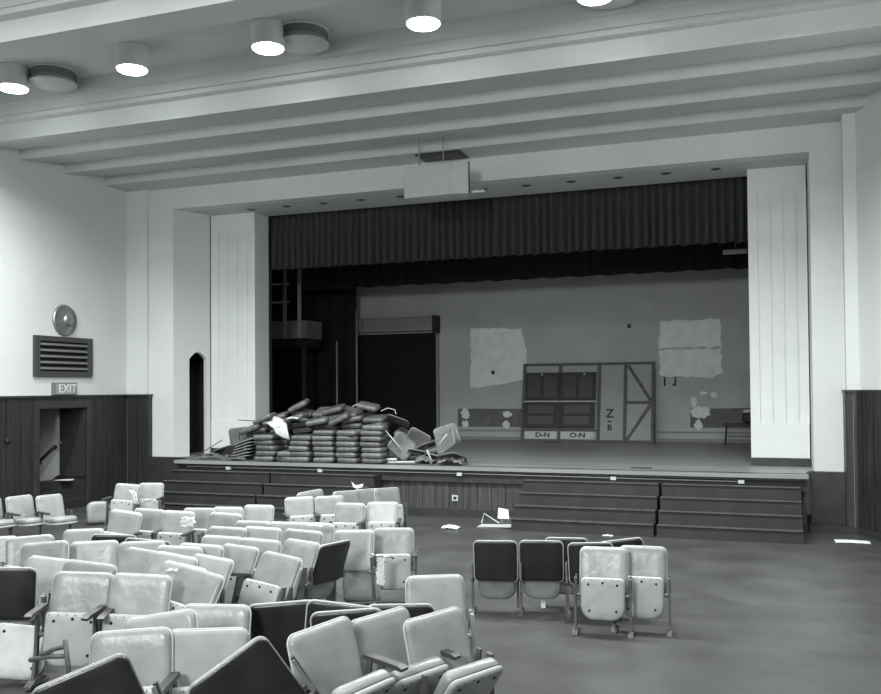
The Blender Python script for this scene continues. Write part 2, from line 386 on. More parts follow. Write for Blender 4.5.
# rolled shutter door on the back wall
t = thing('roller_shutter', 'dark closed roller shutter with pale housing box on the rear stage wall', 'shutter', (-11.5, BY, SZ))
b = MB()
for k in range(28): b.box(-1.4, 1.38, -.07-(.012 if k % 2 else 0), -.03, k*.123, k*.123+.12)
b.build('curtain_slats', M['black'], t)
b = MB(); b.box(-1.45, 1.42, -.35, -.01, 3.5, 3.95); b.build('housing', M['grey'], t, bevel=.03)
MB().box(1.36, 1.5, -.38, -.0, 3.42, 3.98).build('end_cap', M['ink'], t)
MB().box(1.38, 1.46, -.1, -.0, 0, 3.42).build('guide_rail', M['grey'], t)

# plaster patches, dark bands and glue daubs
def rough_patch(name, poly, Y, material, label, cat, jit=.03, parent=None, th=.012):
    pts = []
    n = len(poly)
    for i in range(n):
        a = Vector(poly[i]); b = Vector(poly[(i+1) % n]); k = max(1, int((b-a).length/.12))
        for j in range(k):
            p = a.lerp(b, j/k); pts.append((p.x+random.uniform(-jit, jit), p.y+random.uniform(-jit, jit)))
    m_ = MB(); m_.prism(pts, Y-th-.004, Y-.004, 'y'); o = m_.build(name, material, parent)
    if label: tag(o, label, cat)
    return o
rough_patch('plaster_patch', [(-8.95, 4.64), (-7.3, 4.56), (-7.12, 3.9), (-7.2, 2.95), (-8.6, 2.72), (-8.97, 2.72)], BY, M['patch'], 'pale rough plaster patch on the rear stage wall, left of the scenery', 'wall patch')
rough_patch('plaster_patch', [(-3.07, 4.66), (-1.33, 4.68), (-1.3, 3.86), (-3.07, 3.84)], BY, M['patch'], 'upper half of the pale plaster patch right of the scenery', 'wall patch')
rough_patch('plaster_patch', [(-3.07, 3.79), (-1.32, 3.8), (-1.3, 3.05), (-1.6, 2.97), (-2.4, 2.98), (-3.05, 3.04)], BY, M['patch'], 'lower half of the pale plaster patch right of the scenery', 'wall patch')
rough_patch('painted_band', [(-9.42, 2.05), (-7.28, 2.05), (-7.28, 1.48), (-9.42, 1.48)], BY, M['band'], 'dark rectangular strip low on the rear wall, left of the scenery', 'wall patch', .0)
rough_patch('painted_band', [(-2.21, 2.05), (-.3, 2.08), (-.3, 1.50), (-2.21, 1.5)], BY, M['band'], 'dark rectangular strip low on the rear wall, beside the far table', 'wall patch', .0)
def blob(cx, cz, rx, rz, label, nn=18):
    pts = [(cx+rx*cos(2*pi*i/nn)*random.uniform(.75, 1.15), cz+rz*sin(2*pi*i/nn)*random.uniform(.75, 1.15)) for i in range(nn)]
    m_ = MB(); m_.prism(pts, BY-.03, BY-.005, 'y'); tag(m_.build('glue_daub', M['glue']), label, 'glue mark', 'white daubs on the rear stage wall')
for a_ in ((-9.15, 1.90, .15, .17, 'round white daub, upper left on the left dark wall strip'), (-9.16, 1.57, .13, .11, 'round white daub, lower left on the left dark wall strip'),
           (-7.77, 1.88, .15, .11, 'white daub near the scenery, upper one on the left dark strip'), (-7.8, 1.55, .12, .13, 'white daub near the scenery, lower one on the left dark strip'),
           (-1.93, 1.95, .28, .20, 'large ragged white daub over the left end of the right dark strip'), (-1.98, 1.58, .12, .16, 'narrow white daub hanging below the large ragged one'), (-2.1, 2.25, .09, .16, 'small white daub just above the large ragged one'),
           (-1.83, 2.51, .12, .06, 'small pale smear below the right plaster patch, the left of two'), (-1.53, 2.45, .1, .1, 'small pale smear below the right plaster patch, the right of two')): blob(*a_)
for x_, z_, lb in ((-8.23, 3.2, 'small black box outlet on the left plaster patch'), (-3.95, 4.53, 'small black outlet high on the rear stage wall above the scenery')):
    tag(MB().box(x_-.05, x_+.05, BY-.03, BY, z_-.06, z_+.06).box(x_-.03, x_+.03, BY-.035, BY-.03, z_-.03, z_+.03).build('wall_outlet', M['ink']), lb, 'outlet')
for x_, z_, lb in ((-2.93, 2.86, 'thin black vertical mark under the right plaster patch, the left of two'), (-2.62, 2.86, 'black hooked mark under the right plaster patch, the right of two')):
    b = MB(); b.box(x_-.025, x_+.025, BY-.012, BY, z_-.13, z_+.13)
    if x_ > -2.8: b.box(x_-.08, x_, BY-.012, BY, z_-.13, z_-.07)
    tag(b.build('painted_mark', M['ink']), lb, 'mark')

# text helper
def text_obj(name, s, size, T, material, parent=None, ext=.004, bold=0):
    c = bpy.data.curves.new(name, 'FONT'); c.body = s; c.size = size; c.offset = bold; c.extrude = ext; c.align_x = 'CENTER'; c.align_y = 'CENTER'
    o = bpy.data.objects.new(name+'_tmp', c); COL.objects.link(o)
    dg = bpy.context.evaluated_depsgraph_get(); me = bpy.data.meshes.new_from_object(o.evaluated_get(dg))
    bpy.data.objects.remove(o); me.transform(T); me.materials.clear(); me.materials.append(material)
    return link(name, me, parent)
XZ = Matrix.Rotation(pi/2, 4, 'X')

# scenery flats leaning on the back wall
t = thing('scenery_flat', 'large braced scenery flat with dark door panels, leaning on the rear stage wall', 'scenery', (-7.19, 26.75, SZ), (radians(-11), 0, 0))
FW, FH = 4.0, 2.42
def fb(x0, x1, z0, z1, y0=-.03, y1=.03): return MB().box(x0, x1, y0, y1, z0, z1)
b = MB(); b.box(0, FW, -.02, .03, 0, .07); b.box(0, FW, -.02, .03, FH-.07, FH)
for x_ in (0, 1.13, 2.32, 3.1, FW-.09): b.box(x_, x_+.09, -.025, .028, 0, FH)
b.box(0, 2.35, -.022, .028, .33, .40); b.build('frame', M['flatwood'], t)
b = MB(); b.box(.02, FW-.03, .03, .045, .02, FH-.02); b.build('canvas', M['flatcloth'], t)
b = MB(); b.prism([(.15, FH-.09), (1.1, FH-.09), (1.1, FH-.34), (.10, FH-.34), (.10, FH-.2)], .0, .03, 'y'); b.prism([(1.25, FH-.09), (2.25, FH-.09), (2.3, FH-.2), (2.3, FH-.34), (1.25, FH-.34)], .0, .03, 'y'); b.build('canvas_top', M['flatcloth'], t)
b = MB()
for x_ in (.13, 1.23): b.prism([(x_, .09), (x_+1.0, .09), (x_+1.0, .31), (x_-.04+.04, .31)], .0, .03, 'y')
b.build('canvas_label_strip', M['flatpale'], t)['label'] = 'pale canvas strip'
for k, x_ in enumerate((.10, 1.2)):
    o = MB().box(x_, x_+1.08, -.07, -.03, 1.27, FH-.30).build('upper_panel', M['paneld'], t)
    for j in range(2):
        MB().box(x_+.08+j*.5, x_+.50+j*.5, -.085, -.07, 1.35, FH-.40).build('panel_moulding', M['woodtrim'], o, bevel=.01)
    o = MB().box(x_-.04, x_+1.06, -.09, -.04, .42, 1.2).build('lower_panel', M['paneld'], t)
    for j in range(2):
        MB().box(x_+.12, x_+.92, -.105, -.09, .50+.34*j, .78+.34*j).build('panel_moulding', M['woodtrim'], o, bevel=.01)
MB().box(.05, 2.3, -.10, -.06, 1.2, 1.235).build('rail', M['lgrey'], t)
b = MB(); b.prism([(3.17, FH-.1), (3.28, FH-.1), (3.93, 1.28), (3.87, 1.20)], -.02, .03, 'y'); b.prism([(3.17, .08), (3.25, .08), (3.93, 1.12), (3.87, 1.2)], -.02, .03, 'y'); b.box(3.15, 3.95, -.02, .03, 1.16, 1.24)
b.build('brace', M['flatwood'], t)
b = MB()
for x_ in (.62, 1.93): b.lathe([(.03, 0), (.035, .02), (.01, .03)], Matrix.Translation((x_, -.07, FH-.36)) @ Matrix.Rotation(pi/2, 4, 'X'), 10)
b.build('hinge_stud', M['lgrey'], t)
text_obj('lettering', 'D-N', .26, Matrix.Translation((.68, -.004, .2)) @ Matrix.Diagonal((.95, 1, .75, 1)) @ XZ, M['ink'], t, bold=.008)
text_obj('lettering', 'O-N', .26, Matrix.Translation((1.75, -.004, .2)) @ Matrix.Diagonal((.95, 1, .75, 1)) @ XZ, M['ink'], t, bold=.008)
text_obj('lettering', 'Z', .36, Matrix.Translation((2.70, .026, .86)) @ XZ, M['ink'], t, bold=.008)
text_obj('lettering', '-', .36, Matrix.Translation((2.70, .026, .66)) @ XZ, M['ink'], t, bold=.008)
text_obj('lettering', 'B', .25, Matrix.Translation((2.70, .026, .44)) @ XZ, M['ink'], t, bold=.008)

# small table at the back right
t = thing('side_table', 'thin-legged dark table far back on the stage, half behind the right pilaster', 'table', (-.75, 26.3, SZ))
MB().box(-.5, .5, -.3, .3, .55, .60).build('tabletop', M['paneld'], t, bevel=.01)
for sx in (-1, 1):
    for sy in (-1, 1): MB().tube([(sx*.40, sy*.24, .55), (sx*.44, sy*.26, 0)], .015, 6).build('leg', M['ink'], t)
MB().tube([(-.42, -.25, .25), (.42, -.25, .25)], .01, 6).build('stretcher', M['ink'], t)
t = thing('rag_bundle', 'dark crumpled bundle on top of the far small table', 'bundle', (-.52, 26.3, SZ+.6))
b = MB(); pillow(b, rrect(.42, .3, .1), .15, .15, T=Matrix.Translation((0, 0, .16))); b.build('bundle', M['ink'], t, True)
b = MB(); pillow(b, rrect(.38, .10, .04), .1, .1, T=Matrix.Translation((0, 0, .34))); o = b.build('top_sheet', M['lgrey'], t, True); o['label'] = 'pale folded sheet'

# backstage left: fly-rail posts, shelf and cables
def post(x_, y_, z0, z1, r, label): tag(MB().tube([(x_, y_, z0), (x_, y_, (z0+z1)/2), (x_, y_, z1)], r, 8).box(x_-r*2, x_+r*2, y_-r*2, y_+r*2, z0, z0+.02).build('stage_pole', M['grey'], None, True), label, 'pole')
P = at(337, 400, Y=25.0); post(P.x, 25.0, SZ, 4.2, .025, 'thin upright pipe in the dark wing left of the shutter, the left one')
P = at(357, 400, Y=25.6); post(P.x, 25.6, SZ, 5.2, .03, 'thin upright pipe in the dark wing nearest the shutter')
P = at(303, 300, Y=24.0)
t = thing('wing_gallery', 'dim gallery platform with pipe rails high in the left stage wing', 'platform', (P.x, 24.0, 0))
MB().box(-3.3, .15, -.1, .9, 4.25, 4.78).build('deck', M['band'], t)
MB().box(-3.2, .1, .0, .8, 4.0, 4.25).build('joists', M['black'], t)
for x_ in (-.55, -.05): MB().box(x_-.05, x_+.05, -.16, -.1, 4.25, 6.8).build('post', M['grey'], t)
for z_ in (5.35, 5.9): MB().tube([(-3.3, -.13, z_), (-.4, -.13, z_)], .03, 8).build('rail', M['grey'], t, True)
for x_ in (-2.5, .0): MB().box(x_-.05, x_+.05, .0, .1, SZ, 4.0).build('support_leg', M['dark'], t)

# valance and border
def pleated(name, x0, x1, y, z0, z1, material, label, amp=.05, wl=.22, cat='curtain'):
    n = int((x1-x0)/.025); vs = []; fs = []; rnd = random.Random(3)
    ph = 0; ph_l = []
    for i in range(n+1): ph += 2*pi*.025/wl*rnd.uniform(.5, 1.5); ph_l.append(ph)
    for j, (z, a_) in enumerate(((z1, .6), (z1-.15, .5), ((z0+z1)/2, .9), (z0, 1.2))):
        for i in range(n+1):
            x_ = x0+(x1-x0)*i/n; vs.append((x_, y+amp*a_*sin(ph_l[i])+.02*sin(x_*3+j), z+(.015*sin(ph_l[i]*.5) if j == 3 else 0)))
    for j in range(3):
        for i in range(n): a = j*(n+1)+i; fs.append((a, a+1, a+n+2, a+n+1))
    o = MB().add(vs, fs).build(name, material, None, True)
    s_ = o.modifiers.new('thick', 'SOLIDIFY'); s_.thickness = .015
    return tag(o, label, cat)
pleated('stage_valance', -12.15, -.39, 20.42, 5.82, 7.2, M['curtain'], 'long dark pleated valance curtain across the top of the stage opening', .075, .19)
pleated('border_curtain', -16.5, .9, 24.5, 5.75, 8.7, M['border'], 'black border curtain hanging behind the valance, deeper in the stage', .04, .4)
pleated('leg_curtain', -16.6, at(356, 380, Y=26.4).x, 26.4, SZ+.02, 8.7, M['border'], 'tall black side curtain in the left wing beside the shutter', .04, .5)
tag(MB().box(-.98, -.45, 21.9, 22.0, 5.78, 5.88).tube([(-.7, 21.95, 5.88), (-.7, 21.95, 8.79)], .01).build('hanging_batten', M['grey']), 'short grey batten hanging behind the right end of the valance', 'batten')

# ------------------------------------------------------------------ wall fittings on the left wall
t = thing('louver_vent', 'dark framed wall vent with five horizontal louvers below the round loudspeaker', 'vent', (XL, 16.335, 3.5))
b = MB(); hw, hh = .90, .455
b.box(0, .07, -hw, -hw+.16, -hh, hh); b.box(0, .07, hw-.16, hw, -hh, hh); b.box(0, .07, -hw+.16, hw-.16, -hh, -hh+.12); b.box(0, .07, -hw+.16, hw-.16, hh-.12, hh)
b.build('frame', M['grille'], t, bevel=.01)
MB().box(.0, .008, -hw+.1, hw-.1, -hh+.1, hh-.1).build('duct_back', M['black'], t)
for k in range(5):
    z_ = -.27+k*.135
    MB().box(-.035, .035, -hw+.165, hw-.165, -.008, .008, T=Matrix.Translation((.05, 0, z_)) @ Matrix.Rotation(radians(48), 4, 'Y')).build('slat', M['slat'], t)
T = Matrix.Translation((XL, 16.37, 4.34)) @ Matrix.Rotation(pi/2, 4, 'Y')
t = thing('wall_loudspeaker', 'round ribbed metal loudspeaker cover high on the left wall above the vent', 'loudspeaker', (XL, 16.37, 4.34), (0, pi/2, 0))
MB().lathe([(.36, 0), (.36, .02), (.33, .07), (.31, .05), (.28, .09), (.25, .075), (.22, .12), (.18, .10), (.15, .14)], n=36).build('ribbed_cover', M['metal'], t, True)
MB().lathe([(.15, .10), (.15, .14), (.10, .18), (.03, .20)], n=24).build('centre_dome', M['metal'], t, True)
t = thing('exit_sign', 'small grey EXIT sign standing on the panelling above the left doorway', 'sign', (XL+.06, 16.32, 2.77))
MB().box(-.06, .06, -.34, .34, -.14, .14).build('housing', M['slat'], t, bevel=.01)
MB().box(.06, .065, -.32, .32, -.12, .12).build('face', M['grey'], t)
RX = Matrix(((0, 0, 1, 0), (1, 0, 0, 0), (0, 1, 0, 0), (0, 0, 0, 1)))
text_obj('lettering', 'EXIT', .27, Matrix.Translation((.068, .03, 0)) @ RX, M['paper'], t)

# ------------------------------------------------------------------ ceiling fittings
names = ['leftmost', 'second from the left', 'third from the left', 'fourth from the left', 'fifth from the left']
for i, x_ in enumerate(CANX[:5]):
    t = thing('ceiling_lamp', 'glowing white cylindrical ceiling lamp, '+names[i]+' in the row', 'lamp', (x_, 12.61, 8.6), group='cylinder lamps on the ceiling')
    MB().lathe([(.27, -.37), (.275, -.36), (.275, -.03), (.29, -.02), (.29, 0), (.1, 0)]).build('can', M['can'], t, True)
    MB().lathe([(.235, -.40), (.25, -.385), (.25, -.36)]).build('glowing_lens', M['glow'], t, True)
for i, (x_, y_) in enumerate(((-12.3, 13.0), (-7.1, 13.0), (-2.1, 13.0))):
    y_ = 13.0
    t = thing('ceiling_diffuser', ['round air diffuser beside the leftmost ceiling lamp', 'round air diffuser beside the third ceiling lamp from the left', 'round air diffuser beside the rightmost ceiling lamp, cut by the frame'][i], 'air diffuser', ((-12.28, -7.1, -2.1)[i], y_, 8.6), group='round air diffusers on the ceiling')
    MB().lathe([(.30, -.22), (.36, -.21), (.38, -.1), (.40, 0)]).build('collar', M['grey'], t, True)
    MB().lathe([(.42, -.03), (.43, -.02), (.42, 0)]).build('rim', M['can'], t, True)
    for z_ in (-.07, -.11, -.15): MB().lathe([(.405, z_), (.41, z_+.01), (.40, z_+.012)]).build('vane', M['slat'], t, True)
    MB().lathe([(.02, -.265), (.38, -.26), (.42, -.24), (.42, -.225), (.3, -.22)]).build('face_plate', M['lgrey'], t, True)
k = 0
for i in range(12):
    x_ = -.98-1.007*i
    b = MB(); b.lathe([(.095, -.012), (.115, -.01), (.12, 0)], n=18); b.lathe([(.001, -.014), (.08, -.0135), (.085, -.012)], n=18, mi=1)
    o = b.build('recessed_downlight', [M['grey'], M['ink']], None, True); o.location = (x_, 19.34, 7.2)
    tag(o, 'small dark recessed downlight in the stage soffit, %s from the right pilaster' % ['first', 'second', 'third', 'fourth', 'fifth', 'sixth', 'seventh', 'eighth', 'ninth', 'tenth', 'eleventh', 'twelfth'][i], 'downlight', 'recessed downlights in the soffit')
# hanging speaker cabinet
t = thing('hanging_speaker', 'pale grey speaker cabinet hung on two rods above the stage opening', 'loudspeaker', (-6.36, 17.2, 7.0))
b = MB(); b.prism([(-.70, 0), (.38, -.06), (.70, .02), (.60, .36), (-.66, .42)], -.35, .30); b.build('cabinet', M['lgrey'], t, bevel=.01)
MB().box(.70, .712, .02, .06, -.34, .30).build('side_edge', M['ink'], t)
MB().prism([(-.67, -.008), (.37, -.068), (.37, -.061), (-.67, -.001)], -.33, .28).build('grille_cloth', M['lgrey'], t)
for x_ in (-.44, .10): MB().tube([(x_, .2, .30), (x_, .2, .89)], .014, 6).build('rod', M['grey'], t)
MB().box(.74, 1.0, .1, .2, -.33, -.28).build('bracket', M['lgrey'], t)
tag(MB().box(-7.05, -6.05, 17.8, 18.45, 7.69, 7.715).box(-7.0, -6.1, 17.85, 18.4, 7.68, 7.69).build('speaker_shadow_plate', M['grille']), 'dark plate standing in for the shadow of the hanging speaker cabinet on the ceiling', 'vent')  # dark plate imitates the cabinet's shadow on the ceiling underside

# ------------------------------------------------------------------ chairs
CH = {}
def cmesh(key, fn):
    if key not in CH: CH[key] = fn()
    return CH[key]
LEAN = radians(13)
def bT(z0=.38): return Matrix.Translation((0, .12, z0)) @ Matrix.Rotation(-LEAN, 4, 'X')
BO = rrect(.50, .50, .06, 6, .05)
def shift_out(o, dz): return [(x, z+dz) for x, z in o]
def back_mesh(v):
    b = MB(); pillow(b, BO, .045, .012, curve=-.22, T=bT() @ Matrix.Translation((0, 0, .25))); return b.mesh('backrest', M[v], True)
def pipe_mesh():
    b = MB(); T = bT() @ Matrix.Translation((0, 0, .25)); b.tube([T @ Vector((x*1.0, .004-.22*x*x, z*1.0)) for x, z in BO], .008, 6, closed=True); return b.mesh('piping', M['piping'], True)
def shell_mesh(v):
    b = MB(); T = bT() @ Matrix.Translation((0, .018, .25)); pillow(b, rrect(.49, .49, .055, 6), .006, .012, curve=-.22, T=T); return b.mesh('back_shell', M[v], True)
SO = rrect(.46, .44, .05, 5, .14)
def seatT(st):
    # seat panel is in XZ plane, its pan side towards -Y when folded up
    if st == 'up': return Matrix.Translation((0, -.02, .37)) @ Matrix.Rotation(radians(-4), 4, 'X')
    if st == 'half': return Matrix.Translation((0, -.10, .40)) @ Matrix.Rotation(radians(38), 4, 'X')
    return Matrix.Translation((0, -.18, .41)) @ Matrix.Rotation(radians(86), 4, 'X')
def pan_mesh(st, v):
    b = MB(); T = seatT(st)
    flip = Matrix.Rotation(pi, 4, 'Z')
    so = [(x, -z) for x, z in SO][::-1] if st == 'down' else SO
    pillow(b, so, .028, .02, T=T)
    for x, z in ((-.15, .15), (.15, .15), (-.14, -.12), (.14, -.12), (0, .17)):
        b.lathe([(.013, -.0005), (.013, .0025), (.006, .003)], T @ Matrix.Translation((x, -.0285, z)) @ Matrix.Rotation(pi/2, 4, 'X'), 8, 1)
    for x in (-.19, -.12, -.05, .02, .09, .16):
        b.lathe([(.005, 0), (.005, .002)], T @ Matrix.Translation((x, -.026, .2)) @ Matrix.Rotation(pi/2, 4, 'X'), 6, 1)
    return b.mesh('seat_pan', [M[v], M['hole']], True)
def cus_mesh(st, v):
    b = MB(); T = seatT(st)
    so = [(x, -z) for x, z in SO][::-1] if st == 'down' else SO
    pillow(b, [(x*.98, z*.98) for x, z in so], .005, .085, T=T @ Matrix.Translation((0, .022, 0))); return b.mesh('seat_cushion', M[v], True)
def arm_mesh(s):
    b = MB(); x = s*.285
    b.prism([(-.24, .585), (.12, .60), (.12, .628), (-.20, .618), (-.25, .606)], x-.028, x+.028, 'x'); return b.mesh('armrest', M['arm'])
def stand_mesh(s, v):
    b = MB(); x = s*.285
    b.prism([(-.07, 0), (-.04, .3), (-.05, .585), (.0, .59), (.02, .3), (.05, .03), (.05, 0)], x-.012, x+.012, 'x')
    b.prism([(.06, .596), (.10, .598), (.155, .40), (.04, .36), (.02, .40), (.10, .44)], x-.01, x+.01, 'x')
    b.prism([(-.17, 0), (-.17, .02), (-.05, .05), (.05, .05), (.17, .02), (.17, 0)], x-.028, x+.028, 'x')
    b.tube([(x, 0, .40), (x-s*.05, 0, .40)], .02, 8); return b.mesh('side_standard', M[v])
def bar_mesh():
    b = MB(); b.box(-.27, .27, .03, .05, .375, .40); return b.mesh('cross_bar', M['iron'])
def make_chair(label, seat='up', arms='L', vin='vinyl', shell='shell', pan='pan', std='iron', name='auditorium_seat'):
    t = thing(name, label, 'theater seat', group='auditorium seats in the hall')
    bk = link('backrest', cmesh(('b', vin), lambda: back_mesh(vin)), t)
    if 'n' not in arms: link('piping', cmesh('p', pipe_mesh), bk)
    link('back_shell', cmesh(('s', shell), lambda: shell_mesh(shell)), t)['label'] = 'dark board on the rear of the backrest'
    if seat != 'none':
        link('seat_pan', cmesh(('pan', seat, pan), lambda: pan_mesh(seat, pan)), t); link('seat_cushion', cmesh(('c', seat, vin), lambda: cus_mesh(seat, vin)), t)
        link('cross_bar', cmesh('bar', bar_mesh), t)
    for ch_, s in (('L', -1), ('R', 1)):
        if ch_ in arms: link('armrest', cmesh(('a', s), lambda: arm_mesh(s)), t)
        link('side_standard', cmesh(('st', s, std), lambda: stand_mesh(s, std)), t)
    return t
def place(o, px, py, phi, roll=0, lean=0, top=(0, .245, .87), dz=0, fl=None):
    """stand the chair so that the middle of its top edge is seen at (px, py) of the photograph"""
    d = ray(px, py); dist = 8.0
    for _ in range(40):
        P = O+d*dist; yaw = atan2(-P.x, P.y)*-1
        # direction from chair to camera is (-x,-y); facing (sin y,-cos y)
        yaw = atan2(-P.x, P.y)+radians(phi)
        Mx = Matrix.Rotation(yaw, 4, 'Z') @ Matrix.Rotation(radians(roll), 4, 'Y') @ Matrix.Rotation(radians(lean), 4, 'X')
        tv = Mx @ Vector(top)
        low = min((Mx @ Vector((sx*.31, sy*.17, 0))).z for sx in (-1, 1) for sy in (-1, 1))
        fz = (floor_z((P-tv).y) if fl is None else fl)-low+dz
        dist = dist+((fz+tv.z)-P.z)/d.z*.8 if abs(d.z) > 1e-4 else dist
        dist = max(2.0, min(20, dist))
    P = O+d*dist; base = P-tv
    o.matrix_world = Matrix.Translation(base) @ Mx
    return o
G, V, DL = 'vinylg', 'vinyl', 'vinyld'
